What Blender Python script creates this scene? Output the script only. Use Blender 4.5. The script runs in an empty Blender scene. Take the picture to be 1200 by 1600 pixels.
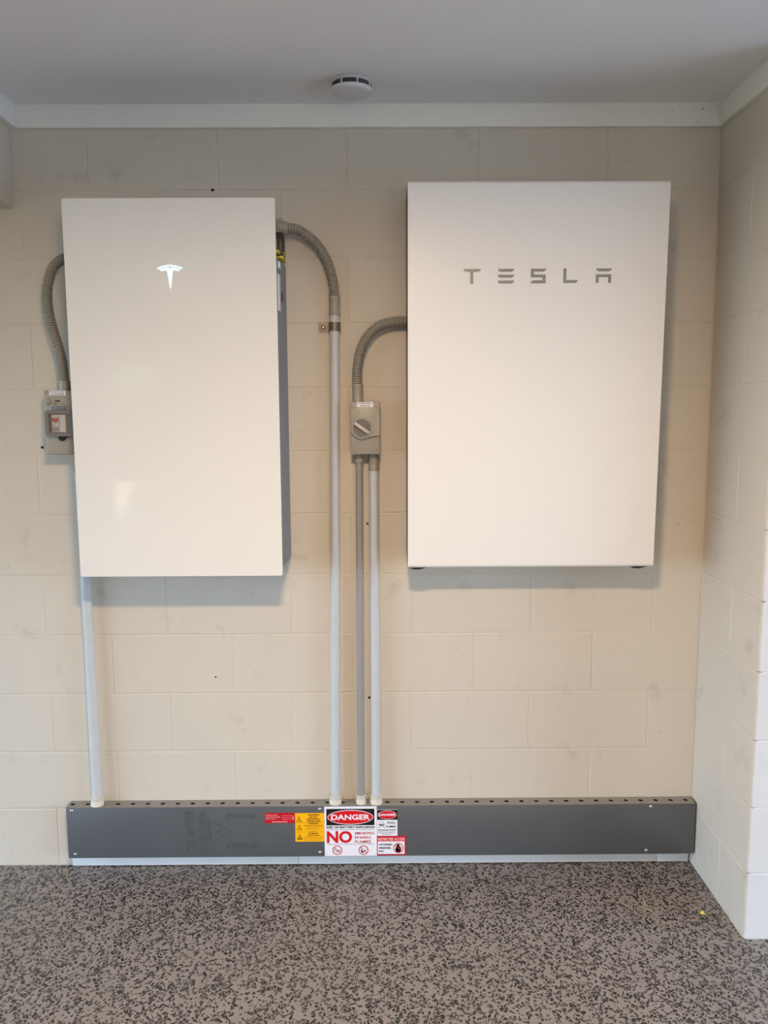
import bpy, bmesh, math, random
from mathutils import Vector, Matrix
random.seed(7)
S = bpy.context.scene
C = S.collection
PI = math.pi

# ------------------------------------------------------------------ camera
cam_d = bpy.data.cameras.new('camera'); cam = bpy.data.objects.new('camera', cam_d); C.objects.link(cam)
cam_d.sensor_fit = 'VERTICAL'; cam_d.sensor_height = 36.0; cam_d.sensor_width = 27.0
cam_d.lens = 1267.36 / 1600 * 36.0
cam_d.clip_start = 0.02
_r = Vector((0.99997299, -0.00565103, -0.00469988))
_d = Vector((-0.00537283, -0.12566507, -0.99205817))
_f = Vector((0.00501554, 0.99205663, -0.12569204))
m = Matrix.Identity(4)
for i in range(3):
    m[i][0] = _r[i]; m[i][1] = -_d[i]; m[i][2] = -_f[i]
m.translation = Vector((0.0, -2.615, 1.5473))
cam.matrix_world = m
S.camera = cam

# ------------------------------------------------------------------ world, sun, daylight portals, exposure
w = bpy.data.worlds.new('sky'); S.world = w; w.use_nodes = True
bg = w.node_tree.nodes['Background']
bg.inputs['Color'].default_value = (0.57, 0.77, 1.0, 1); bg.inputs['Strength'].default_value = 14.0

sun_d = bpy.data.lights.new('sun', 'SUN'); sun = bpy.data.objects.new('sun', sun_d); C.objects.link(sun)
sun_d.energy = 9.0; sun_d.angle = 0.01; sun_d.color = (1.0, 0.86, 0.68)
sun.rotation_euler = Vector((0.10, -0.70, -0.70)).to_track_quat('-Z', 'Y').to_euler()     # high, from beyond the back wall

def portal(loc, rot, sx, sy):
    d = bpy.data.lights.new('door_opening_daylight', 'AREA'); d.shape = 'RECTANGLE'; d.size = sx; d.size_y = sy
    d.cycles.is_portal = True
    o = bpy.data.objects.new('door_opening_daylight', d); C.objects.link(o)
    o.location = loc; o.rotation_euler = rot
    return o
XL, XR, YB, H = -4.4, 4.1, -6.2, 2.468
LDOOR = (-4.6, -0.30, 1.95)      # left opening: y from, y to, height
RDOOR = (-3.6, -0.75, 2.12)
BDOOR = (-0.85, 3.4, 1.85)      # rear garage door: x from, x to, height
BWIN = (-2.81, -2.30, 0.42, 2.03)   # narrow rear window
portal((XL, (LDOOR[0]+LDOOR[1])/2, LDOOR[2]/2), (0, -PI/2, 0), LDOOR[2], LDOOR[1]-LDOOR[0])
portal((XR, (RDOOR[0]+RDOOR[1])/2, RDOOR[2]/2), (0, PI/2, 0), RDOOR[2], RDOOR[1]-RDOOR[0])
portal(((BDOOR[0]+BDOOR[1])/2, YB, BDOOR[2]/2), (PI/2, 0, 0), BDOOR[1]-BDOOR[0], BDOOR[2])

# warm lamp hanging under the ceiling between camera and wall, above the frame
lamp_d = bpy.data.lights.new('opener_lamp', 'AREA'); lamp_d.shape = 'RECTANGLE'; lamp_d.size = 0.22; lamp_d.size_y = 0.14
lamp_d.energy = 66.0; lamp_d.color = (1.0, 0.685, 0.41)
lamp = bpy.data.objects.new('opener_lamp', lamp_d); C.objects.link(lamp); lamp.location = (-0.05, -1.95, 2.285)

vs = S.view_settings
vs.view_transform = 'Standard'; vs.look = 'None'; vs.gamma = 1.0; vs.use_curve_mapping = False
vs.exposure = -0.28
S.cycles.max_bounces = 10; S.cycles.diffuse_bounces = 6; S.cycles.glossy_bounces = 4
S.cycles.caustics_reflective = False; S.cycles.caustics_refractive = False

# ------------------------------------------------------------------ materials
def srgb(r, g, b):
    f = lambda c: (c/255/12.92) if c/255 <= 0.04045 else ((c/255+0.055)/1.055)**2.4
    return (f(r), f(g), f(b), 1)
MATS = {}
def mat(name, col, rough=0.5, metal=0.0, spec=0.5, noise=0.0, nscale=40, bump=0.0, bscale=300, coat=0.0, emit=0.0):
    if name in MATS: return MATS[name]
    M = bpy.data.materials.new(name); M.use_nodes = True
    N = M.node_tree.nodes; L = M.node_tree.links; b = N['Principled BSDF']
    b.inputs['Base Color'].default_value = col; b.inputs['Roughness'].default_value = rough
    b.inputs['Metallic'].default_value = metal; b.inputs['Specular IOR Level'].default_value = spec
    b.inputs['Coat Weight'].default_value = coat; b.inputs['Coat Roughness'].default_value = 0.02
    if emit:
        b.inputs['Emission Color'].default_value = col; b.inputs['Emission Strength'].default_value = emit
    if noise or bump:
        tc = N.new('ShaderNodeTexCoord')
    if noise:
        n = N.new('ShaderNodeTexNoise'); n.inputs['Scale'].default_value = nscale; n.inputs['Detail'].default_value = 4
        L.new(tc.outputs['Object'], n.inputs['Vector'])
        mx = N.new('ShaderNodeMix'); mx.data_type = 'RGBA'
        mx.inputs[6].default_value = tuple(c*(1-noise) for c in col[:3])+(1,)
        mx.inputs[7].default_value = tuple(min(1, c*(1+noise)) for c in col[:3])+(1,)
        L.new(n.outputs['Fac'], mx.inputs[0]); L.new(mx.outputs[2], b.inputs['Base Color'])
    if bump:
        n2 = N.new('ShaderNodeTexNoise'); n2.inputs['Scale'].default_value = bscale; n2.inputs['Detail'].default_value = 3
        L.new(tc.outputs['Object'], n2.inputs['Vector'])
        bp = N.new('ShaderNodeBump'); bp.inputs['Strength'].default_value = bump; bp.inputs['Distance'].default_value = 0.002
        L.new(n2.outputs['Fac'], bp.inputs['Height']); L.new(bp.outputs[0], b.inputs['Normal'])
    MATS[name] = M
    return M

def paint_wall(name, col, smudge):
    M = bpy.data.materials.new(name); M.use_nodes = True
    N = M.node_tree.nodes; L = M.node_tree.links; b = N['Principled BSDF']
    b.inputs['Roughness'].default_value = 0.55; b.inputs['Specular IOR Level'].default_value = 0.35
    g = N.new('ShaderNodeNewGeometry')
    def noise(sc, det=4, ro=0.55):
        n = N.new('ShaderNodeTexNoise'); n.inputs['Scale'].default_value = sc; n.inputs['Detail'].default_value = det
        n.inputs['Roughness'].default_value = ro; L.new(g.outputs['Position'], n.inputs['Vector']); return n
    def ramp(src, a, bb):
        r = N.new('ShaderNodeMapRange'); r.inputs[1].default_value = a; r.inputs[2].default_value = bb
        L.new(src, r.inputs[0]); return r.outputs[0]
    def mix(fac, A, B, k=1.0):
        mx = N.new('ShaderNodeMix'); mx.data_type = 'RGBA'
        if k != 1.0:
            mm = N.new('ShaderNodeMath'); mm.operation = 'MULTIPLY'; mm.inputs[1].default_value = k
            L.new(fac, mm.inputs[0]); fac = mm.outputs[0]
        L.new(fac, mx.inputs[0])
        for v, s in ((A, 6), (B, 7)):
            if isinstance(v, tuple): mx.inputs[s].default_value = v
            else: L.new(v, mx.inputs[s])
        return mx.outputs[2]
    c = mix(ramp(noise(3.5).outputs['Fac'], 0.3, 0.7), tuple(x*0.965 for x in col[:3])+(1,), col)
    # hand marks and scuffs, grey smears with a shape of their own
    n = noise(9.0, 5, 0.62); c = mix(ramp(n.outputs['Fac'], 0.60, 0.78), c, tuple(x*0.55 for x in col[:3])+(1,), smudge)
    # small flecks
    n = noise(70.0, 2, 0.5); c = mix(ramp(n.outputs['Fac'], 0.77, 0.82), c, tuple(x*0.35 for x in col[:3])+(1,), smudge)
    L.new(c, b.inputs['Base Color'])
    n1 = noise(160, 3); n2 = noise(22, 3)
    ad = N.new('ShaderNodeMath'); ad.operation = 'MULTIPLY_ADD'; ad.inputs[1].default_value = 0.35
    L.new(n1.outputs['Fac'], ad.inputs[0]); L.new(n2.outputs['Fac'], ad.inputs[2])
    bp = N.new('ShaderNodeBump'); bp.inputs['Strength'].default_value = 0.35; bp.inputs['Distance'].default_value = 0.0035
    L.new(ad.outputs[0], bp.inputs['Height']); L.new(bp.outputs[0], b.inputs['Normal'])
    MATS[name] = M
    return M

def floor_material():
    M = bpy.data.materials.new('polished_concrete'); M.use_nodes = True
    N = M.node_tree.nodes; L = M.node_tree.links; b = N['Principled BSDF']
    g = N.new('ShaderNodeNewGeometry')
    def math_(op, a, bb=None, c=None):
        n = N.new('ShaderNodeMath'); n.operation = op
        for i, v in enumerate((a, bb, c)):
            if v is None: continue
            if isinstance(v, (int, float)): n.inputs[i].default_value = v
            else: L.new(v, n.inputs[i])
        return n.outputs[0]
    def noise(sc, det=3):
        n = N.new('ShaderNodeTexNoise'); n.inputs['Scale'].default_value = sc; n.inputs['Detail'].default_value = det
        L.new(g.outputs['Position'], n.inputs['Vector']); return n
    def mix(fac, A, B):
        mx = N.new('ShaderNodeMix'); mx.data_type = 'RGBA'; L.new(fac, mx.inputs[0])
        for v, s in ((A, 6), (B, 7)):
            if isinstance(v, tuple): mx.inputs[s].default_value = v
            else: L.new(v, mx.inputs[s])
        return mx.outputs[2]
    # warped position so chips are irregular
    nz = noise(55, 2)
    vm = N.new('ShaderNodeVectorMath'); vm.operation = 'MULTIPLY_ADD'
    L.new(nz.outputs['Color'], vm.inputs[0]); vm.inputs[1].default_value = (0.010, 0.010, 0); L.new(g.outputs['Position'], vm.inputs[2])
    base = mix(noise(2.2, 4).outputs['Fac'], (0.215, 0.19, 0.175, 1), (0.30, 0.275, 0.26, 1))
    sp = N.new('ShaderNodeMapRange'); sp.inputs[1].default_value = 0.35; sp.inputs[2].default_value = 0.7
    L.new(noise(420, 2).outputs['Fac'], sp.inputs[0])
    base = mix(sp.outputs[0], base, mix(noise(9).outputs['Fac'], (0.185, 0.168, 0.155, 1), (0.34, 0.315, 0.295, 1)))
    col = base
    for ang, sc, st, keep in ((68, 70, 1.7, 0.37), (125, 76, 1.8, 0.34), (25, 108, 1.4, 0.28)):
        vr = N.new('ShaderNodeVectorRotate'); vr.rotation_type = 'Z_AXIS'; vr.inputs['Angle'].default_value = math.radians(ang)
        L.new(vm.outputs[0], vr.inputs['Vector'])
        mp = N.new('ShaderNodeMapping')
        mp.inputs['Location'].default_value = (ang*0.37, ang*0.11, 0)
        mp.inputs['Scale'].default_value = (sc, sc*st, 1)
        L.new(vr.outputs[0], mp.inputs['Vector'])
        ve = N.new('ShaderNodeTexVoronoi'); ve.voronoi_dimensions = '2D'; ve.feature = 'DISTANCE_TO_EDGE'; ve.inputs['Scale'].default_value = 1
        vc = N.new('ShaderNodeTexVoronoi'); vc.voronoi_dimensions = '2D'; vc.feature = 'F1'; vc.inputs['Scale'].default_value = 1
        L.new(mp.outputs[0], ve.inputs['Vector']); L.new(mp.outputs[0], vc.inputs['Vector'])
        se = N.new('ShaderNodeSeparateColor'); L.new(vc.outputs['Color'], se.inputs[0])
        on = math_('LESS_THAN', se.outputs[0], keep)
        th = math_('MULTIPLY_ADD', se.outputs[1], 0.20, 0.05)
        e = N.new('ShaderNodeMapRange'); L.new(math_('SUBTRACT', ve.outputs['Distance'], th), e.inputs[0])
        e.inputs[1].default_value = 0.0; e.inputs[2].default_value = 0.03
        f = math_('MULTIPLY', on, e.outputs[0])
        chip = mix(math_('POWER', se.outputs[2], 1.6), (0.016, 0.015, 0.015, 1), (0.085, 0.080, 0.078, 1))
        col = mix(f, col, chip)
    L.new(col, b.inputs['Base Color'])
    rr = N.new('ShaderNodeMapRange'); rr.inputs[3].default_value = 0.30; rr.inputs[4].default_value = 0.46
    L.new(noise(5).outputs['Fac'], rr.inputs[0]); L.new(rr.outputs[0], b.inputs['Roughness'])
    b.inputs['Specular IOR Level'].default_value = 0.45
    MATS['floor'] = M
    return M

CREAM = paint_wall('cream_block_paint', (0.64, 0.59, 0.51, 1), 0.45)
NIBW = paint_wall('white_block_paint', (0.70, 0.70, 0.71, 1), 0.18)
CEIL = mat('ceiling_paint', (0.80, 0.80, 0.82, 1), 0.7, noise=0.02, nscale=6, bump=0.05)
TRIM = mat('trim_paint', (0.86, 0.85, 0.82, 1), 0.45, noise=0.02, nscale=8, bump=0.04, bscale=120)
FLOOR = floor_material()
PLAIN = mat('garage_brick', (0.34, 0.25, 0.18, 1), 0.7, noise=0.03)
GROUND = mat('driveway_concrete', (0.43, 0.45, 0.49, 1), 0.8, noise=0.15, nscale=8)
PAVERS = mat('terracotta_pavers', (0.17, 0.15, 0.13, 1), 0.8, noise=0.15, nscale=8)
LAWN = mat('dry_lawn', (0.16, 0.14, 0.08, 1), 0.8, noise=0.2, nscale=8)
LEAF = mat('hedge_green', (0.06, 0.11, 0.03, 1), 0.7, noise=0.6, nscale=25)
GLASSW = mat('gloss_white_glass', (0.80, 0.79, 0.755, 1), 0.04, spec=0.5, coat=0.3)
POWDER = mat('white_powder_coat', (0.84, 0.825, 0.80, 1), 0.38, bump=0.03, bscale=900)
CASE = mat('grey_casing', srgb(118, 124, 130), 0.45, noise=0.03)
CASED = mat('dark_casing', srgb(40, 41, 43), 0.5)
CONDUIT = mat('grey_conduit_plastic', srgb(150, 145, 134), 0.42, noise=0.03)
FITTING = mat('grey_fitting_plastic', srgb(160, 154, 142), 0.40, noise=0.03)
PIPEW = mat('pale_conduit', srgb(196, 200, 204), 0.35, noise=0.07, nscale=25)
PIPEG = mat('grey_conduit_pipe', srgb(150, 147, 144), 0.4, noise=0.04)
GLAND = mat('cream_gland_plastic', srgb(212, 207, 194), 0.4)
DUCT = mat('dark_grey_duct_paint', srgb(88, 91, 94), 0.36, noise=0.12, nscale=5, bump=0.04, bscale=500)
DUCTT = mat('duct_top_grey', srgb(138, 136, 130), 0.45, noise=0.08, nscale=9)  # paler grey than the front cover
ZINC = mat('galvanised_steel', srgb(190, 193, 196), 0.42, metal=0.75, noise=0.08, nscale=60)
CLIP = mat('aged_clip_steel', srgb(118, 110, 100), 0.45, metal=0.6, noise=0.25, nscale=90)
STEEL = mat('screw_steel', srgb(205, 203, 198), 0.28, metal=1.0)
CHROME = mat('brushed_silver_lettering', srgb(172, 166, 158), 0.22, metal=0.9)
BLACK = mat('black_plastic', srgb(14, 13, 13), 0.4)
VENT = mat('vent_mesh', srgb(52, 52, 54), 0.6, noise=0.4, nscale=350)
WPLAST = mat('white_plastic', srgb(214, 212, 216), 0.4)
WPLAST2 = mat('white_plastic_rim', srgb(205, 203, 205), 0.45)
YEL = mat('yellow_ring', srgb(225, 205, 40), 0.45)
SW = mat('sign_white', srgb(238, 238, 246), 0.35)
SK = mat('sign_black', srgb(12, 12, 14), 0.4)
SR = mat('sign_red', srgb(214, 14, 26), 0.4)
SRD = mat('sign_dark_red', srgb(196, 22, 46), 0.4)
SY = mat('sign_yellow', srgb(255, 186, 12), 0.4)
SG = mat('sign_grey', srgb(120, 122, 135), 0.5)
SBR = mat('sign_brown_ink', srgb(100, 62, 10), 0.5)
LOGO = mat('lit_emblem', (0.74, 0.97, 1.0, 1), 0.3, emit=1.5)
LOGO.node_tree.nodes['Principled BSDF'].inputs['Base Color'].default_value = (0.05, 0.06, 0.06, 1)
CLEAR = mat('smoky_clear_cover', srgb(196, 192, 186), 0.08)
_b = CLEAR.node_tree.nodes['Principled BSDF']; _b.inputs['Alpha'].default_value = 0.10
REDP = mat('red_toggle', srgb(178, 22, 26), 0.4)
STRAW = mat('dry_straw', srgb(214, 196, 130), 0.7)
HOLE = mat('hole_dark', srgb(20, 16, 14), 0.9)

# ------------------------------------------------------------------ mesh helpers
def box(bm, x0, x1, y0, y1, z0, z1, bev=0.0, seg=2, only=None):
    r = bmesh.ops.create_cube(bm, size=1.0)
    vs_ = r['verts']
    for v in vs_:
        v.co = Vector(((x0+x1)/2 + v.co.x*(x1-x0), (y0+y1)/2 + v.co.y*(y1-y0), (z0+z1)/2 + v.co.z*(z1-z0)))
    if bev:
        es = {e for v in vs_ for e in v.link_edges}
        if only: es = {e for e in es if only(e)}
        bmesh.ops.bevel(bm, geom=list(es), offset=bev, segments=seg, affect='EDGES', profile=0.5)
    return vs_
def cyl(bm, a, b, r, r2=None, n=24, caps=True):
    a = Vector(a); b = Vector(b); d = b-a
    q = d.to_track_quat('Z', 'Y').to_matrix().to_4x4(); q.translation = (a+b)/2
    bmesh.ops.create_cone(bm, cap_ends=caps, segments=n, radius1=r, radius2=r if r2 is None else r2, depth=d.length, matrix=q)
def rings(bm, path, radii, n=20, caps=True):
    """sweep: one ring of radius radii[i] at path[i]"""
    prev = None; first = None
    up = Vector((0, 1, 0))
    for i, p in enumerate(path):
        t = (path[min(i+1, len(path)-1)] - path[max(i-1, 0)])
        t = t.normalized() if t.length > 1e-9 else Vector((0, 0, 1))
        u = t.cross(up)
        if u.length < 1e-4: u = t.cross(Vector((1, 0, 0)))
        u.normalize(); v = t.cross(u)
        ring = [bm.verts.new(p + (u*math.cos(2*PI*k/n) + v*math.sin(2*PI*k/n))*radii[i]) for k in range(n)]
        if prev:
            for k in range(n):
                bm.faces.new((prev[k], prev[(k+1) % n], ring[(k+1) % n], ring[k]))
        else: first = ring
        prev = ring
    if caps:
        bm.faces.new(first[::-1]); bm.faces.new(prev)
def lathe(bm, c, prof, axis='Z', n=40):
    """prof: (radius, height) pairs along the axis from point c"""
    c = Vector(c); ax = {'X': Vector((1,0,0)), 'Y': Vector((0,1,0)), 'Z': Vector((0,0,1))}[axis]
    u = Vector((0,0,1)) if axis != 'Z' else Vector((1,0,0)); v = ax.cross(u)
    prev = None
    for r, h in prof:
        if r < 1e-6: ring = [bm.verts.new(c+ax*h)]
        else: ring = [bm.verts.new(c + ax*h + (u*math.cos(2*PI*k/n)+v*math.sin(2*PI*k/n))*r) for k in range(n)]
        if prev:
            if len(prev) == 1 and len(ring) > 1:
                for k in range(n): bm.faces.new((prev[0], ring[(k+1) % n], ring[k]))
            elif len(ring) == 1 and len(prev) > 1:
                for k in range(n): bm.faces.new((prev[k], prev[(k+1) % n], ring[0]))
            elif len(ring) > 1:
                for k in range(n): bm.faces.new((prev[k], prev[(k+1) % n], ring[(k+1) % n], ring[k]))
        prev = ring
def prism(bm, pts, y0, y1):
    """polygon in (x,z) extruded from y1 (back) to y0 (front)"""
    a = [bm.verts.new((x, y0, z)) for x, z in pts]; b = [bm.verts.new((x, y1, z)) for x, z in pts]
    bm.faces.new(a); bm.faces.new(b[::-1])
    for i in range(len(pts)):
        j = (i+1) % len(pts); bm.faces.new((a[i], b[i], b[j], a[j]))
def ellipse(cx, cz, rx, rz, n=48, a0=0, a1=2*PI):
    full = abs(a1-a0-2*PI) < 1e-6
    k = n if full else n+1
    return [(cx+rx*math.cos(a0+(a1-a0)*i/n), cz+rz*math.sin(a0+(a1-a0)*i/n)) for i in range(k)]
def ring_prism(bm, cx, cz, rx, rz, rx2, rz2, y0, y1, n=48):
    o = ellipse(cx, cz, rx, rz, n); i_ = ellipse(cx, cz, rx2, rz2, n)
    O = [[bm.verts.new((x, y, z)) for x, z in o] for y in (y0, y1)]; I = [[bm.verts.new((x, y, z)) for x, z in i_] for y in (y0, y1)]
    for k in range(n):
        j = (k+1) % n
        bm.faces.new((O[0][k], O[0][j], I[0][j], I[0][k])); bm.faces.new((O[0][k], O[1][k], O[1][j], O[0][j]))
        bm.faces.new((I[0][k], I[0][j], I[1][j], I[1][k]))
def band_prism(bm, outer, inner, y0, y1):
    """closed frame between two polygons with the same number of points"""
    n = len(outer)
    O = [[bm.verts.new((x, y, z)) for x, z in outer] for y in (y0, y1)]; I = [[bm.verts.new((x, y, z)) for x, z in inner] for y in (y0, y1)]
    for k in range(n):
        j = (k+1) % n
        bm.faces.new((O[0][k], O[0][j], I[0][j], I[0][k])); bm.faces.new((O[0][k], O[1][k], O[1][j], O[0][j]))
        bm.faces.new((I[0][k], I[0][j], I[1][j], I[1][k]))
def obj(name, bm, mt, parent=None, smooth=None, rotfix=None):
    bmesh.ops.recalc_face_normals(bm, faces=bm.faces)
    me = bpy.data.meshes.new(name); bm.to_mesh(me); bm.free()
    if smooth:
        for p in me.polygons: p.use_smooth = True
        try: me.set_sharp_from_angle(angle=math.radians(smooth))
        except Exception: pass
    me.materials.append(mt)
    o = bpy.data.objects.new(name, me); C.objects.link(o)
    if parent: attach(o, parent)
    return o
ROOTLOC = {}
def attach(o, parent):
    o.parent = parent
    base = ROOTLOC.get(parent.name)
    if base is not None: o.matrix_parent_inverse = Matrix.Translation(-base)
def thing(name, label, cat, loc, group=None):
    o = bpy.data.objects.new(name, None); C.objects.link(o); o.empty_display_size = 0.05
    o.location = loc; o['label'] = label; o['category'] = cat
    if group: o['group'] = group
    ROOTLOC[o.name] = Vector(loc)
    return o
def struct(o): o['kind'] = 'structure'; return o
def tag(o, label, cat, group=None):
    o['label'] = label; o['category'] = cat
    if group: o['group'] = group
    return o
def part(name, mt, parent, fn, smooth=None, label=None):
    bm = bmesh.new(); fn(bm); o = obj(name, bm, mt, parent, smooth)
    if label: o['label'] = label
    return o
def spline(pts, step):
    """Catmull-Rom through pts, resampled at equal steps"""
    P = [Vector(p) for p in pts]; P = [2*P[0]-P[1]] + P + [2*P[-1]-P[-2]]
    d = []
    for i in range(1, len(P)-2):
        for k in range(60):
            t = k/60
            d.append(0.5*((2*P[i]) + (P[i+1]-P[i-1])*t + (2*P[i-1]-5*P[i]+4*P[i+1]-P[i+2])*t*t + (3*P[i]-P[i-1]-3*P[i+1]+P[i+2])*t**3))
    d.append(P[-2])
    out = [d[0]]; acc = 0
    for a, b in zip(d, d[1:]):
        seg = (b-a).length
        while acc + seg >= step:
            t = (step-acc)/seg; a = a.lerp(b, t); out.append(a.copy()); seg = (b-a).length; acc = 0
        acc += seg
    return out
def text_mesh(name, body, x0, x1, z0, z1, y, mt, parent, bold=0.0, ext=0.00015, rot=0.0, spacing=1.0, fit=True, shear=0.0):
    """a line of lettering on the plane y, fitted to the box x0..x1, z0..z1 (before rotation about its middle)"""
    cu = bpy.data.curves.new(name, 'FONT'); cu.body = body; cu.offset = bold; cu.space_character = spacing; cu.resolution_u = 3; cu.shear = shear
    t = bpy.data.objects.new('lettering_source', cu); C.objects.link(t)
    dg = bpy.context.evaluated_depsgraph_get(); me = bpy.data.meshes.new_from_object(t.evaluated_get(dg))
    bpy.data.objects.remove(t); bpy.data.curves.remove(cu)
    me.name = name
    xs = [v.co.x for v in me.vertices]; ys = [v.co.y for v in me.vertices]
    a, b, c, d = min(xs), max(xs), min(ys), max(ys)
    cx, cz = (x0+x1)/2, (z0+z1)/2; cr, sr = math.cos(rot), math.sin(rot)
    for v in me.vertices:
        lx = (v.co.x-(a+b)/2)/(b-a)*(x1-x0); lz = (v.co.y-(c+d)/2)/(d-c)*(z1-z0)
        v.co = Vector((cx + lx*cr - lz*sr, y, cz + lx*sr + lz*cr))
    if ext:
        bm = bmesh.new(); bm.from_mesh(me)
        r = bmesh.ops.extrude_face_region(bm, geom=bm.faces[:])
        for v in r['geom']:
            if isinstance(v, bmesh.types.BMVert): v.co.y -= ext
        bmesh.ops.recalc_face_normals(bm, faces=bm.faces)
        bm.to_mesh(me); bm.free()
    for p in me.polygons: p.use_smooth = False
    me.materials.clear(); me.materials.append(mt)
    o = bpy.data.objects.new(name, me); C.objects.link(o)
    if parent: attach(o, parent)
    return o

# ------------------------------------------------------------------ the setting
def slab(name, x0, x1, y0, y1, z0, z1, mt, bev=0.0):
    bm = bmesh.new(); box(bm, x0, x1, y0, y1, z0, z1, bev); return struct(obj(name, bm, mt))
XC, YN = 1.058, -0.42
slab('floor', XL-0.2, XR+0.2, YB-0.2, 0.2, -0.12, 0.0, FLOOR)
slab('ceiling', XL-1.6, XR+1.6, YB-0.2, 0.2, H, H+0.12, CEIL)  # overhang past the side walls added to shade the ground outside
MORTAR = 0.0018
wall_back = slab('wall_back', XL-0.2, 1.25, MORTAR, 0.2, 0.0, H, CREAM)
# right wall of the alcove and the return wall facing the camera
bm = bmesh.new(); box(bm, XC+MORTAR, 1.25, YN+0.012, MORTAR+0.0, 0.0, H); wall_right = struct(obj('wall_right', bm, CREAM))
bm = bmesh.new(); box(bm, XC+0.012, XR+0.2, YN+MORTAR, YN+0.20, 0.0, H); wall_return = struct(obj('wall_return', bm, NIBW))

def block_mesh(w_, h_, axis, depth=0.012, ch=0.0022):
    """one painted block face: a slab with eased front edges; axis = the way it faces"""
    bm = bmesh.new()
    def pt(u, v, d):
        if axis == 'Y': return (u, d, v)
        return (d, u, v)
    rows = []
    for inset, d in ((0, depth), (0, ch*0.6), (ch, 0.0)):
        rows.append([bm.verts.new(pt(sx*(w_/2-inset), sz*(h_/2-inset), d)) for sx, sz in ((-1,-1),(1,-1),(1,1),(-1,1))])
    for a, b in zip(rows, rows[1:]):
        for k in range(4): bm.faces.new((a[k], a[(k+1) % 4], b[(k+1) % 4], b[k]))
    bm.faces.new(rows[-1])
    bmesh.ops.recalc_face_normals(bm, faces=bm.faces)
    me = bpy.data.meshes.new('block'); bm.to_mesh(me); bm.free()
    return me
MESHES = {}
def block(wall, u, v, w_, h_, axis, at, mt):
    key = (round(w_, 3), round(h_, 3), axis, mt.name)
    if key not in MESHES:
        me = block_mesh(w_, h_, axis); me.materials.append(mt); MESHES[key] = me
    o = bpy.data.objects.new('block', MESHES[key]); C.objects.link(o); o.parent = wall
    j = random.uniform(0.0001, 0.0012)
    o.location = (u, at+j, v) if axis == 'Y' else (at+j, u, v)
    a = random.uniform(-0.0012, 0.0012)
    o.rotation_euler = (0, a, 0) if axis == 'Y' else (a, 0, 0)
    return o
CH, G = 0.2015, 0.0030
zc = [0.004 + CH*k for k in range(13)]
for k in range(12):
    z0, z1 = max(zc[k], 0.0), zc[k+1]
    if k == 11: z1 = H
    if k == 0: z0 = 0.0
    hh = z1-z0-G
    ph = 0.10 if k % 2 == 0 else -0.095
    js = sorted([ph + 0.4*n + random.uniform(-0.004, 0.004) for n in range(-6, 4)])
    js = [j for j in js if -2.2 < j < XC-0.1] + [XC]
    for a, b in zip(js, js[1:]):
        block(wall_back, (a+b)/2, (z0+z1)/2, b-a-G, hh, 'Y', 0.0, CREAM)
    # alcove side wall
    js = [YN+0.004, -0.232, 0.0] if k % 2 == 0 else [YN+0.004, 0.0]
    for a, b in zip(js, js[1:]):
        block(wall_right, (a+b)/2, (z0+z1)/2, b-a-G, hh, 'X', XC, CREAM)
    # return wall
    js = [XC+0.003 + (0.2 if k % 2 else 0.4) + 0.4*n for n in range(0, 4)]
    js = [XC+0.003] + js
    for a, b in zip(js, js[1:]):
        block(wall_return, (a+b)/2, (z0+z1)/2, b-a-G, hh, 'Y', YN, NIBW)

# beam over the left side of the alcove
bm = bmesh.new(); box(bm, -1.32, -1.128-0.0, YB, 0.0, 2.168, H, 0.004); beam = struct(obj('wall_beam', bm, CREAM))
# cornice boards
def board(name, *a):
    bm = bmesh.new(); box(bm, *a, bev=0.0025); return struct(obj(name, bm, TRIM, smooth=40))
board('trim_1', -1.128, XC, -0.017, 0.001, 2.4005, H+0.003)
board('trim_2', XC-0.016, XC+0.002, YN-0.016, -0.018, 2.4005, H+0.003)
board('trim_3', -1.128, -1.098, -3.3, -0.018, 2.4005, H+0.003)
board('trim_4', XC-0.016, XR-0.05, YN-0.017, YN+0.001, 2.4005, H+0.003)
bm = bmesh.new(); box(bm, -0.20, 0.10, -2.15, -1.78, 2.29, H, 0.01); o = obj('lamp_housing', bm, mat('opener_housing', srgb(200, 200, 200), 0.5), bpy.data.objects['ceiling'])
# the rest of the garage, behind and beside the camera
def wall_with_opening(name, axis, at, lo, hi, o0, o1, oh, t=0.2):
    bm = bmesh.new()
    segs = [(lo, o0, 0, H), (o1, hi, 0, H), (o0, o1, oh, H)]
    for a, b, z0, z1 in segs:
        if axis == 'X': box(bm, min(at, at+t), max(at, at+t), a, b, z0, z1)
        else: box(bm, a, b, min(at, at+t), max(at, at+t), z0, z1)
    return struct(obj(name, bm, PLAIN))
wall_with_opening('wall_left', 'X', XL, YB, 0.2, LDOOR[0], LDOOR[1], LDOOR[2], -0.2)
wall_with_opening('wall_far_right', 'X', XR, YB, 0.2, RDOOR[0], RDOOR[1], RDOOR[2], 0.2)
bm = bmesh.new()
for a, b, z0, z1 in ((XL, BWIN[0], 0, H), (BWIN[1], BDOOR[0], 0, H), (BDOOR[1], XR, 0, H), (BWIN[0], BWIN[1], 0, BWIN[2]), (BWIN[0], BWIN[1], BWIN[3], H), (BDOOR[0], BDOOR[1], BDOOR[2], H)):
    box(bm, a, b, YB-0.2, YB, z0, z1)
struct(obj('wall_rear', bm, PLAIN))
bm = bmesh.new(); box(bm, 0, 40, -6.4, 40, -0.3, -0.121); struct(obj('ground', bm, GROUND))
bm = bmesh.new(); box(bm, -40, 0, -6.4, 40, -0.3, -0.121); struct(obj('ground_lawn', bm, LAWN))
bm = bmesh.new(); box(bm, -40, 40, -40, -6.4, -0.3, -0.121); struct(obj('ground_driveway', bm, PAVERS))

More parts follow.
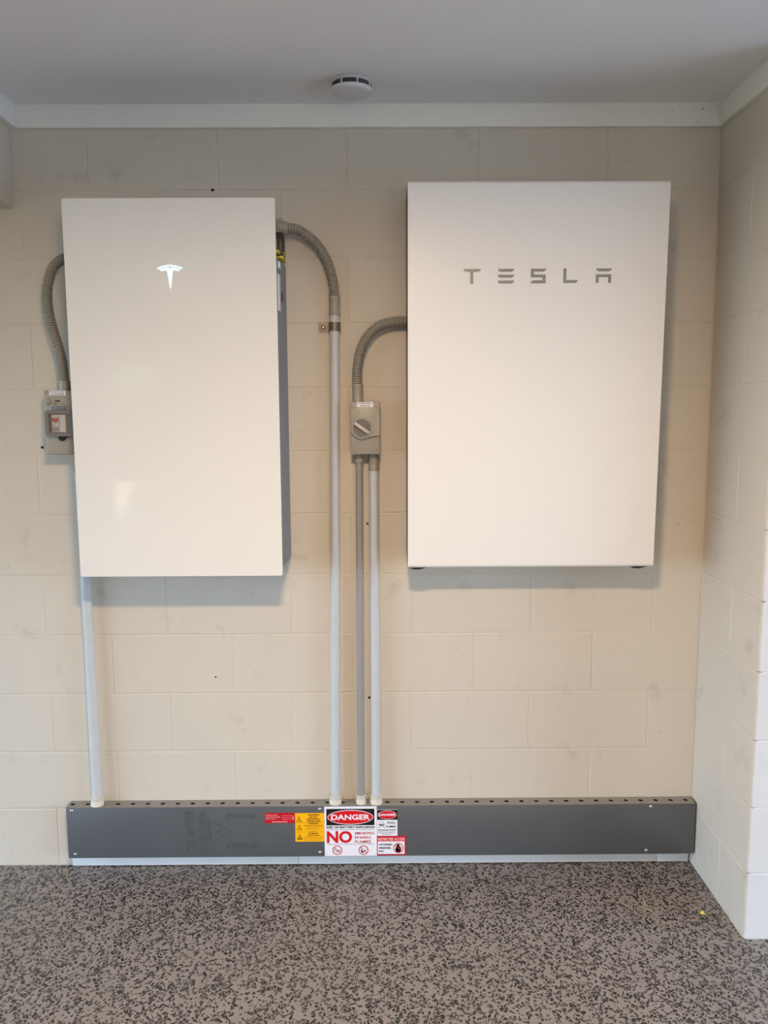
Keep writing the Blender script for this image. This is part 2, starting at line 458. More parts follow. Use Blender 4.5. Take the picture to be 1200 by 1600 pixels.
bm = bmesh.new(); box(bm, -9.0, 9.0, YB-4.3, YB-4.0, -0.12, 3.4); struct(obj('wall_neighbour', bm, mat('sandstone_wall', (0.55, 0.45, 0.35, 1), 0.8, noise=0.08)))  # unseen wall added outside the rear door to bounce warm sunlight in
def dimming_hedge(bm):
    rnd = random.Random(3)
    for k in range(60):
        c = Vector((rnd.uniform(-4.6, -1.7), YB-1.6+rnd.uniform(-0.3, 0.3), rnd.uniform(0.3, 2.3)))
        bmesh.ops.create_icosphere(bm, subdivisions=2, radius=rnd.uniform(0.25, 0.42), matrix=Matrix.Translation(c))
    for v in bm.verts: v.co += Vector((rnd.uniform(-.03, .03), rnd.uniform(-.03, .03), rnd.uniform(-.03, .03)))
bm = bmesh.new(); dimming_hedge(bm); struct(obj('ground_hedge', bm, LEAF))  # unseen greenery added to darken the window's reflection in the glass panel
# small plugged drill holes in the block wall
for x, z, r in ((-0.512, 2.222, 0.0045), (-1.083, 1.431, 0.0042), (-0.039, 0.590, 0.004), (-0.041, 1.178, 0.0035), (-0.55, 0.665, 0.003)):
    bm = bmesh.new(); lathe(bm, (x, -0.0003, z), ((0.0, 0.0), (r, 0.0), (r, 0.004)), 'Y', 12)
    obj('drill_hole', bm, HOLE, wall_back)

# dirt specks in the upper right corner and finger marks on the blocks
def speck(bm, c, r, n_, rnd):
    c = Vector(c); nn = Vector(n_); u = nn.orthogonal().normalized(); v = nn.cross(u)
    a = rnd.uniform(0, 6); st = rnd.uniform(1.0, 2.6)
    ring = [bm.verts.new(c + nn*0.0002 + (u*math.cos(a)+v*math.sin(a))*r*st*math.cos(2*PI*k/8) + (-u*math.sin(a)+v*math.cos(a))*r*math.sin(2*PI*k/8)) for k in range(8)]
    tip = bm.verts.new(c + nn*r*0.6)
    for k in range(8): bm.faces.new((ring[k], ring[(k+1) % 8], tip))
rnd = random.Random(11)
for host, nrm, pts in ((bpy.data.objects['ceiling'], (0, 0, -1), ((0.858, -0.303, H), (0.944, -0.253, H), (0.943, -0.132, H), (1.027, -0.127, H), (1.019, -0.083, H), (0.951, -0.034, H), (0.990, -0.06, H))),
                       (bpy.data.objects['trim_1'], (0, -1, 0), ((0.954, -0.017, 2.439), (0.926, -0.017, 2.409), (0.975, -0.017, 2.412), (0.878, -0.017, 2.410), (0.899, -0.017, 2.446), (0.99, -0.017, 2.45))),
                       (wall_back, (0, -1, 0), ((1.038, 0.0, 1.816), (1.045, 0.0, 1.799), (1.029, 0.0, 1.793), (1.023, 0.0, 1.179), (1.033, 0.0, 1.147), (0.974, 0.0, 1.169), (0.30, 0.0, 2.228)))):
    bm = bmesh.new()
    for p_ in pts: speck(bm, p_, rnd.uniform(0.0007, 0.0016), nrm, rnd)
    obj('dirt_specks', bm, mat('brown_dirt', srgb(84, 70, 56), 0.9), host)['kind'] = 'stuff'

# ------------------------------------------------------------------ smoke alarm
sx, sy = -0.075, -0.182
t = thing('smoke_alarm', 'round white smoke alarm fixed to the ceiling', 'smoke alarm', (sx, sy, H))
part('base', WPLAST2, t, lambda bm: lathe(bm, (sx, sy, H), ((0.0, 0.0), (0.056, 0.0), (0.0590, -0.002), (0.0600, -0.0085), (0.0585, -0.0095), (0.0, -0.0095))), 40)
part('vent_band', VENT, t, lambda bm: lathe(bm, (sx, sy, H-0.0095), ((0.0, 0.0), (0.0565, 0.0), (0.0565, -0.0125), (0.0, -0.0125))), 40)
part('cover', WPLAST, t, lambda bm: lathe(bm, (sx, sy, H-0.0215), ((0.0, 0.0), (0.0590, 0.0), (0.0603, -0.0015), (0.0600, -0.006), (0.0580, -0.009), (0.053, -0.0105), (0.03, -0.0118), (0.0, -0.012))), 40)
for k in range(8):
    a = 2*PI*k/8 - PI/2 + 0.33
    def rib(bm, a=a):
        vs_ = box(bm, 0.0535, 0.0592, -0.0022, 0.0022, -0.0125, 0.0)
        for v in vs_:
            x, y = v.co.x, v.co.y
            v.co = Vector((sx+x*math.cos(a)-y*math.sin(a), sy+x*math.sin(a)+y*math.cos(a), H-0.0095+v.co.z))
    part('vent_rib', WPLAST2, t, rib)
part('test_button', WPLAST2, t, lambda bm: lathe(bm, (sx, sy+0.012, H-0.0330), ((0.0195, 0.002), (0.0195, -0.0008), (0.0172, -0.0012), (0.0168, 0.0000), (0.0, 0.0001))), 50)

# ------------------------------------------------------------------ left battery (glass front)
XL0, XL1, ZL0, ZL1, YF = -0.9046, -0.2956, 1.0494, 2.1484, -0.2028
t = thing('battery_unit', 'wall battery with glossy glass front and lit white emblem', 'battery', ((XL0+XL1)/2, 0, ZL0), 'home batteries on the block wall')
bat1 = t
def glass(bm):
    n = 6; r = 0.006; pts = []
    for cx, cz, a in ((XL1-r, ZL1-r, 0), (XL0+r, ZL1-r, PI/2), (XL0+r, ZL0+r, PI), (XL1-r, ZL0+r, 3*PI/2)):
        pts += [(cx+r*math.cos(a+PI/2*k/n), cz+r*math.sin(a+PI/2*k/n)) for k in range(n+1)]
    prism(bm, pts, YF, YF+0.009)
    bmesh.ops.bevel(bm, geom=[e for e in bm.edges if abs(e.verts[0].co.y-YF) < 1e-6 and abs(e.verts[1].co.y-YF) < 1e-6], offset=0.0015, segments=2, affect='EDGES')
part('front_panel', GLASSW, t, glass, 35)
def casing(bm):
    z0, z1 = ZL0+0.020, 1.992
    box(bm, XL0-0.003, XL1-0.026, YF+0.009, -0.0005, z1, ZL1-0.038, 0.003)
    a = [bm.verts.new(c) for c in ((XL0+0.003, YF+0.009, z0), (XL1-0.003, YF+0.009, z0), (XL1-0.003, YF+0.009, z1), (XL0+0.003, YF+0.009, z1))]
    b = [bm.verts.new(c) for c in ((XL0-0.003, -0.05, z0), (XL1+0.005, -0.05, z0), (XL1+0.005, -0.05, z1), (XL0-0.003, -0.05, z1))]
    c = [bm.verts.new(c) for c in ((XL0-0.003, -0.0005, z0), (XL1+0.005, -0.0005, z0), (XL1+0.005, -0.0005, z1), (XL0-0.003, -0.0005, z1))]
    for p, q in ((a, b), (b, c)):
        for k in range(4): bm.faces.new((p[k], p[(k+1) % 4], q[(k+1) % 4], q[k]))
    bm.faces.new(a); bm.faces.new(c[::-1])
    bmesh.ops.bevel(bm, geom=[e for e in bm.edges if abs(e.verts[0].co.y-e.verts[1].co.y) > 0.03], offset=0.004, segments=2, affect='EDGES')
casing_o = part('casing', CASE, t, casing, 35)
def side_x(y):   # the casing's right flank
    return XL1-0.003 + 0.008*min(1, max(0, (y-(YF+0.009))/(-0.05-YF-0.009)))
part('connector_block', BLACK, t, lambda bm: box(bm, XL1-0.027, XL1+0.008, -0.110, -0.032, 2.004, 2.0725, 0.002), 40)
part('connector_block', BLACK, t, lambda bm: box(bm, XL1-0.027, XL1+0.0020, -0.160, -0.125, 2.012, 2.062, 0.002), 40)
part('connector_ring', YEL, t, lambda bm: box(bm, XL1-0.027, XL1+0.0095, -0.112, -0.030, 1.998, 2.004, 0.001), 40, 'yellow ring')
part('connector_ring', YEL, t, lambda bm: lathe(bm, (XL1+0.008, -0.072, 2.016), ((0.0, 0.0012), (0.007, 0.0012), (0.008, 0.0), (0.008, -0.002)), 'X', 16), None, 'yellow ring')
part('connector_ring', YEL, t, lambda bm: box(bm, XL1-0.027, XL1+0.0035, -0.161, -0.124, 2.006, 2.012, 0.001), 40, 'yellow ring')
part('rating_label', WPLAST, t, lambda bm: box(bm, XL1-0.006, XL1+0.0025, -0.165, -0.128, 1.838, 1.943, 0.0006), None, 'narrow white label')
part('rating_label', SW, t, lambda bm: box(bm, XL1-0.006, XL1+0.0030, -0.150, -0.118, 1.962, 1.982, 0.0006), None, 'small white label')
part('side_latch', CASED, t, lambda bm: box(bm, XL1-0.006, XL1+0.0052, -0.105, -0.088, 1.872, 1.898, 0.002), 40)
# lit emblem: arc above a tapering stem
ex, ez = -0.602, 1.963
def emblem_arc(bm):
    R0 = 0.080
    o = [(ex+R0*math.sin(a), ez-R0+R0*math.cos(a)) for a in [(-0.49+0.98*k/16) for k in range(17)]]
    i_ = [(ex+(R0-0.0042)*math.sin(a), ez-R0+(R0-0.0042)*math.cos(a)) for a in [(-0.46+0.92*k/16) for k in range(17)]]
    prism(bm, o + i_[::-1], YF-0.0004, YF+0.0005)
def emblem_stem(bm):
    R0 = 0.0735; zc_ = ez-0.080
    top = [(ex+R0*math.sin(a), zc_+R0*math.cos(a)) for a in [(-0.43+0.86*k/14) for k in range(15)]]
    R1 = 0.0665
    right = [(ex+R1*math.sin(a), zc_+R1*math.cos(a)) for a in (0.36, 0.27, 0.17)]
    left = [(ex+R1*math.sin(a), zc_+R1*math.cos(a)) for a in (-0.17, -0.27, -0.36)]
    pts = top[:7] + [(ex, ez-0.0105)] + top[8:] + right + [(ex+0.0085, ez-0.017), (ex, ez-0.0715), (ex-0.0085, ez-0.017)] + left
    prism(bm, pts, YF-0.0004, YF+0.0005)
em = part('emblem', LOGO, t, emblem_arc, None, 'lit white emblem')
part('emblem_stem', LOGO, em, emblem_stem)

# ------------------------------------------------------------------ right battery (white sheet-metal cover)
XR0, XR1, ZR0, HR = 0.085, 0.8425, 1.0605, 1.1375
t = thing('battery_unit', 'wall battery with matt white cover and silver lettering', 'battery', (XR0, 0, ZR0), 'home batteries on the block wall')
bat2 = t
LEAN = 0.028/1.137
def lean(o):
    """the cover hangs slightly forward at the top"""
    for v in o.data.vertices: v.co.y -= (v.co.z-ZR0)*LEAN
    return o
YR = -0.157
def cover(bm):
    # front sheet rolled back along top and bottom with a soft radius, open flanks
    r = 0.011; prof = []
    zb, zt = ZR0, ZR0+HR
    prof.append((-0.02, zb)); 
    for k in range(7):
        a = PI/2*k/6; prof.append((YR+r-r*math.sin(a), zb+r-r*math.cos(a)))
    for k in range(7):
        a = PI/2*k/6; prof.append((YR+r-r*math.cos(a), zt-r+r*math.sin(a)))
    prof.append((-0.02, zt))
    th = 0.0022
    inner = []
    for (y, z) in prof:
        cy, cz = -0.06, (zb+zt)/2
        inner.append((min(y+th, -0.02) if y > YR+0.02 else y+th, z+th if z < cz else z-th))
    loop = prof + inner[::-1]
    A = [bm.verts.new((XR0, y, z)) for y, z in loop]; B = [bm.verts.new((XR1, y, z)) for y, z in loop]
    n = len(loop)
    for k in range(n): bm.faces.new((A[k], A[(k+1) % n], B[(k+1) % n], B[k]))
    m_ = len(prof)
    for k in range(m_-1):
        for V in (A, B): bm.faces.new((V[k], V[k+1], V[n-2-k], V[n-1-k]))
lean(part('cover', POWDER, t, cover, 50))
part('battery_core', BLACK, t, lambda bm: box(bm, XR0+0.0006, XR1-0.006, -0.1535, -0.0005, ZR0+0.016, ZR0+HR-0.006, 0.002), 40)
for cxp in (0.1155, 0.7985):
    def foot(bm, c=cxp):
        prism(bm, [(c-0.029, ZR0+0.001), (c-0.012, ZR0-0.0052), (c+0.006, ZR0-0.0052), (c+0.029, ZR0+0.001)], -0.151, -0.10)
    part('cover_clip', BLACK, t, foot, None, 'black clip under the cover')
# lettering
lz0, lz1 = 1.9104, 1.9522
def LX(px): return 0.247 + (px-723.2)*0.001868
def LZ(py): return lz1 - (py-420)/(442.7-420)*(lz1-lz0)
yL = YR-0.0002
def letter(polys):
    def fn(bm):
        for p in polys: prism(bm, [(LX(x), LZ(y)) for x, y in p], yL-0.0006, yL+0.0005)
    lean(part('letter', CHROME, t, fn))
letter([[(723.2,420),(750.7,420),(749.5,423),(746,424.6),(738.9,424.6),(738.9,442.9),(734.2,442.9),(734.2,424.6),(728,424.6),(724.5,423)]])
letter([[(777.3,y),(802.7,y),(801.6,y+3),(798.6,y+4.6),(781,y+4.6),(778.3,y+3)] for y in (420,429,438)])
letter([[(828.9,420),(852.8,420),(851.6,423),(849,424.5),(833.8,424.5),(833.8,429),(852.4,429),(852.4,442.4),(828,442.4),(830,439.3),(832.6,437.8),(847.6,437.8),(847.6,433.4),(828.9,433.4)]])
letter([[(880,420),(884.6,420),(884.6,437.8),(902.8,437.8),(901.5,440.8),(898.6,442.2),(880,442.2)]])
letter([[(930.9,420),(955.7,420),(954.4,423),(951.5,424.4),(935.2,424.4),(932.3,423)], [(930.9,429),(955.0,429),(955.0,442.2),(950.3,442.2),(950.3,433.4),(935.5,433.4),(935.5,442.2),(930.9,442.2)]])

# ------------------------------------------------------------------ conduits
PER = 0.0076
def corrugated(t, pts, ro=0.0162, ri=0.0128):
    def fn(bm):
        p = spline(pts, PER/6)
        rad = [(ro-0.0008, ro, ro, ro-0.0008, ri, ri)[i % 6] for i in range(len(p))]
        rings(bm, p, rad, 22)
    return part('flexible_tube', CONDUIT, t, fn, 30)
def sleeve(name, t, a, b, r, mt=None, lip=0.0015, label=None):
    a = Vector(a); b = Vector(b); d = (b-a)
    def fn(bm):
        q = [a, a+d*0.03, a+d*0.16, a+d*0.18, a+d*0.82, a+d*0.84, a+d*0.97, b]
        rings(bm, q, [r+lip*0.3, r+lip, r+lip, r, r, r+lip, r+lip, r+lip*0.3], 28)
    return part(name, mt or FITTING, t, fn, 30, label)

# middle: out of the left battery, over and down
g_flex = 'corrugated flexible conduits'
t = thing('flexible_conduit', 'corrugated grey conduit arching from right side of the glass-fronted battery', 'conduit', (-0.137, -0.026, 1.838), g_flex)
corrugated(t, [(-0.2790, -0.062, 2.0945), (-0.258, -0.060, 2.093), (-0.236, -0.054, 2.086), (-0.199, -0.042, 2.060), (-0.170, -0.034, 2.023), (-0.1515, -0.030, 1.979), (-0.1405, -0.027, 1.931), (-0.1385, -0.026, 1.890)])
part('box_adaptor', FITTING, t, lambda bm: (cyl(bm, (-0.3210, -0.062, 2.095), (-0.300, -0.062, 2.095), 0.0215, n=8), cyl(bm, (-0.302, -0.062, 2.095), (-0.2755, -0.062, 2.0945), 0.0195, n=28)), 40)
part('adaptor_boss', FITTING, t, lambda bm: box(bm, -0.3210, -0.2900, -0.058, -0.028, 2.098, 2.124, 0.003), 40)
sleeve('coupling', t, (-0.1378, -0.026, 1.897), (-0.1383, -0.026, 1.838), 0.0172, lip=0.0006)
# right: from the right battery to its isolator
t = thing('flexible_conduit', 'corrugated grey conduit curving from matt white battery to rotary isolator', 'conduit', (-0.068, -0.042, 1.570), g_flex)
corrugated(t, [(0.0845, -0.045, 1.8178), (0.070, -0.045, 1.818), (0.045, -0.045, 1.8165), (0.006, -0.045, 1.806), (-0.033, -0.045, 1.775), (-0.058, -0.044, 1.729), (-0.068, -0.042, 1.676), (-0.0695, -0.042, 1.615)])
sleeve('coupling', t, (-0.0675, -0.042, 1.626), (-0.0675, -0.042, 1.566), 0.0165, lip=0.0005)
# left: behind the left battery to the breaker box
t = thing('flexible_conduit', 'corrugated grey conduit bulging out left of the glass-fronted battery', 'conduit', (-0.983, -0.05, 1.605), g_flex)
corrugated(t, [(-0.9085, -0.050, 2.009), (-0.930, -0.050, 2.012), (-0.963, -0.050, 2.008), (-0.993, -0.050, 1.988), (-1.013, -0.050, 1.945), (-1.0205, -0.050, 1.893), (-1.018, -0.050, 1.845), (-1.006, -0.050, 1.787), (-0.993, -0.050, 1.738), (-0.985, -0.050, 1.689), (-0.982, -0.050, 1.63)])
sleeve('coupling', t, (-0.9815, -0.050, 1.640), (-0.981, -0.050, 1.600), 0.0170, lip=0.0006)

# straight pipes down to the duct
ZD = 0.233
def gland(t, x, y, r):
    def fn(bm): lathe(bm, (x, y, ZD), ((0.0, -0.004), (r+0.0055, -0.004), (r+0.0055, 0.010), (r+0.0042, 0.012), (r+0.0042, 0.022), (r+0.0052, 0.024), (r+0.0052, 0.029), (r+0.001, 0.030)), 'Z', 28)
    part('gland', GLAND, t, fn, 40, 'cream plastic gland')
def pipe(label, top, bot, r, mt, sl=None):
    t = thing('conduit_pipe', label, 'conduit', (bot[0], bot[1], ZD), 'straight conduit pipes')
    a = Vector(top); b = Vector((bot[0], bot[1], ZD-0.02))
    part('pipe', mt, t, lambda bm: rings(bm, [a, b], [r, r], 28), 40)
    if sl: sleeve('coupling', t, *sl)
    gland(t, bot[0], bot[1], r)
pipe('pale straight conduit below breaker box at far left', (-0.9557, -0.026, 1.416), (-0.9553, -0.026), 0.0162, PIPEW, ((-0.9557, -0.026, 1.412), (-0.9557, -0.026, 1.352), 0.0172, FITTING, 0.0005))
pipe('longest pale straight conduit, held by a steel saddle clip', (-0.1383, -0.026, 1.862), (-0.1548, -0.026), 0.0155, PIPEW)
pipe('thin mid-grey straight conduit below the rotary isolator', (-0.0648, -0.028, 1.402), (-0.0688, -0.027), 0.0118, PIPEG, ((-0.0648, -0.028, 1.410), (-0.0648, -0.028, 1.380), 0.0142, FITTING, 0.0006))
pipe('thick pale straight conduit under right side of the rotary isolator', (-0.0186, -0.028, 1.402), (-0.0178, -0.027), 0.0155, PIPEW, ((-0.0186, -0.028, 1.410), (-0.0186, -0.028, 1.353), 0.0168, CONDUIT, 0.0005))

# saddle clip
t = thing('saddle_clip', 'steel saddle clip screwed to the wall around pale conduit', 'clip', (-0.1388, 0, 1.803))
def strap(bm):
    cx, cy, r0, r1 = -0.1388, -0.026, 0.0160, 0.0182
    o = [(cx+r1*math.cos(a), cy-r1*math.sin(a)) for a in [PI*k/16 for k in range(17)]]
    i_ = [(cx+r0*math.cos(a), cy-r0*math.sin(a)) for a in [PI*k/16 for k in range(17)]]
    loop = [(cx+r1, 0.0)] + o + [(cx-r1, 0.0)] + [(cx-r0, 0.0)] + i_[::-1] + [(cx+r0, 0.0)]
    A = [bm.verts.new((x, y, 1.7905)) for x, y in loop]; B = [bm.verts.new((x, y, 1.8165)) for x, y in loop]
    n = len(loop)
    for k in range(n): bm.faces.new((A[k], A[(k+1) % n], B[(k+1) % n], B[k]))
    h = n//2
    for V in (A, B):
        for k in range(h-1): bm.faces.new((V[k], V[k+1], V[n-2-k], V[n-1-k]))
part('strap', CLIP, t, strap, 35)
part('tab', CLIP, t, lambda bm: box(bm, -0.190, -0.155, -0.0032, 0.0, 1.790, 1.817, 0.003, 2, lambda e: abs(e.verts[0].co.y-e.verts[1].co.y) > 0.002), 40)
def screw(bm, x, y, z, r, ax='Y'):
    lathe(bm, (x, y, z), ((0.0, -r*0.50), (r*0.35, -r*0.47), (r*0.75, -r*0.33), (r, 0.0), (r, 0.0005)), ax, 16)
part('screw', STEEL, t, lambda bm: screw(bm, -0.176, -0.0032, 1.8035, 0.0065), 60)

# ------------------------------------------------------------------ rotary isolator
t = thing('isolator_switch', 'grey isolator box with round rotary switch beside matt white battery', 'isolator', (-0.0445, 0, 1.4075))
part('base', FITTING, t, lambda bm: box(bm, -0.0895, 0.0015, -0.052, 0.0, 1.4075, 1.570, 0.004), 40)
part('lid', FITTING, t, lambda bm: box(bm, -0.0905, 0.0020, -0.075, -0.0525, 1.4070, 1.5705, 0.004), 40)
dcx, dcz = -0.0545, 1.4895
def housing(bm):
    r = 0.0345
    a0 = math.asin(0.031/r)
    # circle with a square shoulder to the right
    pts = ellipse(dcx, dcz, r, r, 40, math.radians(62), math.radians(302))
    pts += [(dcx+0.026, dcz-0.0245), (-0.003, dcz-0.0245), (0.0003, dcz-0.021), (0.0003, dcz+0.031), (dcx+0.020, dcz+0.031)]
    prism(bm, pts, -0.086, -0.0748)
    bmesh.ops.bevel(bm, geom=[e for e in bm.edges if abs(e.verts[0].co.y+0.086) < 1e-6 and abs(e.verts[1].co.y+0.086) < 1e-6], offset=0.002, segments=2, affect='EDGES')
part('dial_housing', FITTING, t, housing, 35)
dial = part('dial', CONDUIT, t, lambda bm: (ring_prism(bm, dcx, dcz, 0.0315, 0.0315, 0.0272, 0.0272, -0.0905, -0.0858, 40)), 40)
part('dial_face', mat('dial_dark_grey', srgb(112, 107, 100), 0.5), dial, lambda bm: prism(bm, ellipse(dcx, dcz, 0.0273, 0.0273, 40), -0.0868, -0.0858))
def handle(bm):
    vs_ = box(bm, -0.0275, 0.0275, -0.0985, -0.0865, -0.0052, 0.0052, 0.0015)
    a = math.radians(-35)
    for v in bm.verts:
        x, z = v.co.x, v.co.z
        v.co.x = dcx + x*math.cos(a) - z*math.sin(a); v.co.z = dcz + x*math.sin(a) + z*math.cos(a)
part('handle', mat('handle_pink_grey', srgb(196, 182, 172), 0.4), dial, handle, 40)
part('handle_mark', BLACK, dial, lambda bm: prism(bm, [(dcx+0.0175, dcz-0.0148), (dcx+0.0205, dcz-0.0170), (dcx+0.0190, dcz-0.0125)], -0.0989, -0.0984))
for x, z in ((-0.082, 1.552), (-0.010, 1.553), (-0.080, 1.4185), (-0.010, 1.4205)):
    part('screw', FITTING, t, lambda bm: screw(bm, x, -0.075, z, 0.0036), 60)
lab = part('name_label', SW, t, lambda bm: box(bm, -0.0695, -0.0195, -0.0756, -0.0748, 1.5545, 1.5700))
text_mesh('lettering', 'POWERWALL', -0.0655, -0.0240, 1.5635, 1.5683, -0.0757, SK, lab, 0.02)
text_mesh('lettering', 'ISOLATOR', -0.0600, -0.0290, 1.5562, 1.5608, -0.0757, SK, lab, 0.02)

# ------------------------------------------------------------------ breaker box at left
t = thing('breaker_box', 'grey breaker box with clear window, half hidden behind battery', 'breaker box', (-0.985, 0, 1.410))
part('base', FITTING, t, lambda bm: box(bm, -1.036, -0.934, -0.058, 0.0, 1.4115, 1.6095, 0.004), 40)
part('lid', FITTING, t, lambda bm: box(bm, -1.0365, -0.9335, -0.083, -0.0585, 1.411, 1.610, 0.006, 3), 40)
def rrect(x0, x1, z0, z1, r, n=5):
    pts = []
    for cx, cz, a in ((x1-r, z1-r, 0), (x0+r, z1-r, PI/2), (x0+r, z0+r, PI), (x1-r, z0+r, 3*PI/2)):
        pts += [(cx+r*math.cos(a+PI/2*k/n), cz+r*math.sin(a+PI/2*k/n)) for k in range(n+1)]
    return pts
win = part('window_frame', mat('smoky_frame', srgb(128, 124, 120), 0.3), t, lambda bm: band_prism(bm, rrect(-1.0290, -0.9430, 1.4690, 1.5490, 0.008), rrect(-1.0180, -0.9540, 1.4790, 1.5390, 0.004), -0.0985, -0.0828), 35)
part('clear_cover', CLEAR, win, lambda bm: box(bm, -1.0182, -0.9538, -0.0955, -0.0945, 1.4788, 1.5392))
part('recess', mat('recess_brown', srgb(120, 106, 88), 0.6), win, lambda bm: box(bm, -1.0182, -0.9538, -0.0842, -0.0828, 1.4788, 1.5392))
brk = part('breaker', WPLAST2, t, lambda bm: (box(bm, -1.0120, -0.9905, -0.0895, -0.0835, 1.4810, 1.5360, 0.001), box(bm, -0.9890, -0.9700, -0.0895, -0.0835, 1.4810, 1.5360, 0.001)))
part('toggle', REDP, brk, lambda bm: (box(bm, -1.0105, -0.9905, -0.0935, -0.0893, 1.5150, 1.5250, 0.001), box(bm, -1.003, -0.996, -0.0935, -0.0893, 1.5110, 1.5160, 0.001)), None, 'red toggle')
part('breaker_plate', PIPEG, brk, lambda bm: box(bm, -1.0110, -0.9915, -0.0903, -0.0893, 1.4840, 1.4980))
part('hinge', CASE, t, lambda bm: (box(bm, -1.0105, -0.9700, -0.0905, -0.0828, 1.5485, 1.5620, 0.001), box(bm, -0.9985, -0.9720, -0.0935, -0.0828, 1.5500, 1.5530, 0.001)), 40)
part('latch', BLACK, t, lambda bm: prism(bm, ellipse(-0.9825, 1.4690, 0.0120, 0.0145, 16, PI, 2*PI), -0.0905, -0.0828), None, 'black latch')
for x, z, r in ((-1.0235, 1.5755, 0.0115),):
    part('lid_screw', FITTING, t, lambda bm: screw(bm, x, -0.083, z, r), 60)
for x, z in ((-1.0285, 1.4200), (-1.0285, 1.6015)):
    part('lid_screw', FITTING, t, lambda bm: screw(bm, x, -0.083, z, 0.0030), 60)
part('rating_mark', CASED, t, lambda bm: (box(bm, -1.0005, -0.9855, -0.0834, -0.0828, 1.5745, 1.5795), box(bm, -1.0085, -0.9955, -0.0834, -0.0828, 1.5675, 1.5695), box(bm, -0.9795, -0.9755, -0.0834, -0.0828, 1.5675, 1.5695)))
lab = part('name_label', SW, t, lambda bm: box(bm, -1.0175, -0.9665, -0.0838, -0.0828, 1.5945, 1.6090))
text_mesh('lettering', 'AC ISOLATOR', -1.0120, -0.9720, 1.5965, 1.6008, -0.0839, SK, lab, 0.02)
part('print_line', SG, lab, lambda bm: [box(bm, -1.015+k*0.0068, -1.0100+k*0.0068, -0.0841, -0.0838, 1.6040, 1.6065) for k in range(7)])

# ------------------------------------------------------------------ cable duct along the floor
DX0, DX1, DY, DZ0, DZ1 = -1.0525, 1.0525, -0.050, 0.0545, ZD
t = thing('cable_duct', 'long dark grey metal cable duct along foot of the wall', 'cable duct', (0, 0, 0.0))
duct = t
NH = 42; STEP = (1.027+1.0385)/(NH-1); HY = -0.0235
def duct_top(bm):
    # strip of cells, each with a round hole
    n = 12; hr = 0.0076; prev = None
    xs = [DX0] + [-1.0385+STEP*(k+0.5) for k in range(NH-1)] + [DX1]
    for k in range(NH):
        x0, x1, cx = xs[k], xs[k+1], -1.0385+STEP*k
        corner = []
        hole = []
        for q in range(n):
            a = 2*PI*q/n + PI/n
            ca, sa = math.cos(a), math.sin(a)
            hole.append(bm.verts.new((cx+hr*1.12*ca, HY+hr*sa, DZ1)))
            # matching point on the rectangle
            tx = ((x1-cx)/ca if ca > 1e-9 else (x0-cx)/ca if ca < -1e-9 else 1e9)
            ty = ((0.0-HY)/sa if sa > 1e-9 else (DY-HY)/sa if sa < -1e-9 else 1e9)
            s = min(tx, ty)
            corner.append(bm.verts.new((cx+s*ca, HY+s*sa, DZ1)))
        low = [bm.verts.new((v.co.x, v.co.y, DZ1-0.0016)) for v in hole]
        for q in range(n):
            r = (q+1) % n
            # add true corner where the ray hops from one side to another
            A, B = corner[q].co, corner[r].co
            if abs(A.x-B.x) > 1e-6 and abs(A.y-B.y) > 1e-6:
                cxn = x1 if (abs(A.x-x1) < 1e-6 or abs(B.x-x1) < 1e-6) else x0
                cyn = 0.0 if (abs(A.y) < 1e-6 or abs(B.y) < 1e-6) else DY
                cv = bm.verts.new((cxn, cyn, DZ1))
                bm.faces.new((corner[q], cv, corner[r], hole[r], hole[q]))
            else:
                bm.faces.new((corner[q], corner[r], hole[r], hole[q]))
            bm.faces.new((hole[q], hole[r], low[r], low[q]))
    bmesh.ops.remove_doubles(bm, verts=bm.verts, dist=1e-5)
part('top_strip', DUCTT, t, duct_top)
def duct_body(bm):
    th = 0.0015
    box(bm, DX0, DX1, DY, DY+th, DZ0, DZ1, 0.0006)                 # front sheet
    box(bm, DX0, DX0+th, DY+th, 0.0, DZ0, DZ1)                     # ends
    box(bm, DX1-th, DX1, DY+th, 0.0, DZ0, DZ1)
    box(bm, DX0, DX1, DY+th, 0.0, DZ0, DZ0+th)                     # bottom sheet
part('front_cover', DUCT, t, duct_body, 30)
def tray(bm):
    for a, b in ((DX0-0.004, -0.285), (-0.2835, 0.942), (0.9435, DX1-0.003)): box(bm, a, b, -0.010, 0.0, 0.004, DZ0+0.03, 0.0008)
part('backing_tray', mat('pale_tray_paint', srgb(226, 228, 230), 0.45, noise=0.06, nscale=14), t, tray, 30, 'pale backing strip below the duct')
for x, z in ((-1.034, 0.2225), (-1.029, 0.068), (-0.206, 0.2225), (-0.207, 0.069), (0.902, 0.2235), (0.892, 0.067)):
    part('screw', STEEL, t, lambda bm: screw(bm, x, DY, z, 0.0060), 60, 'steel pan-head screw')
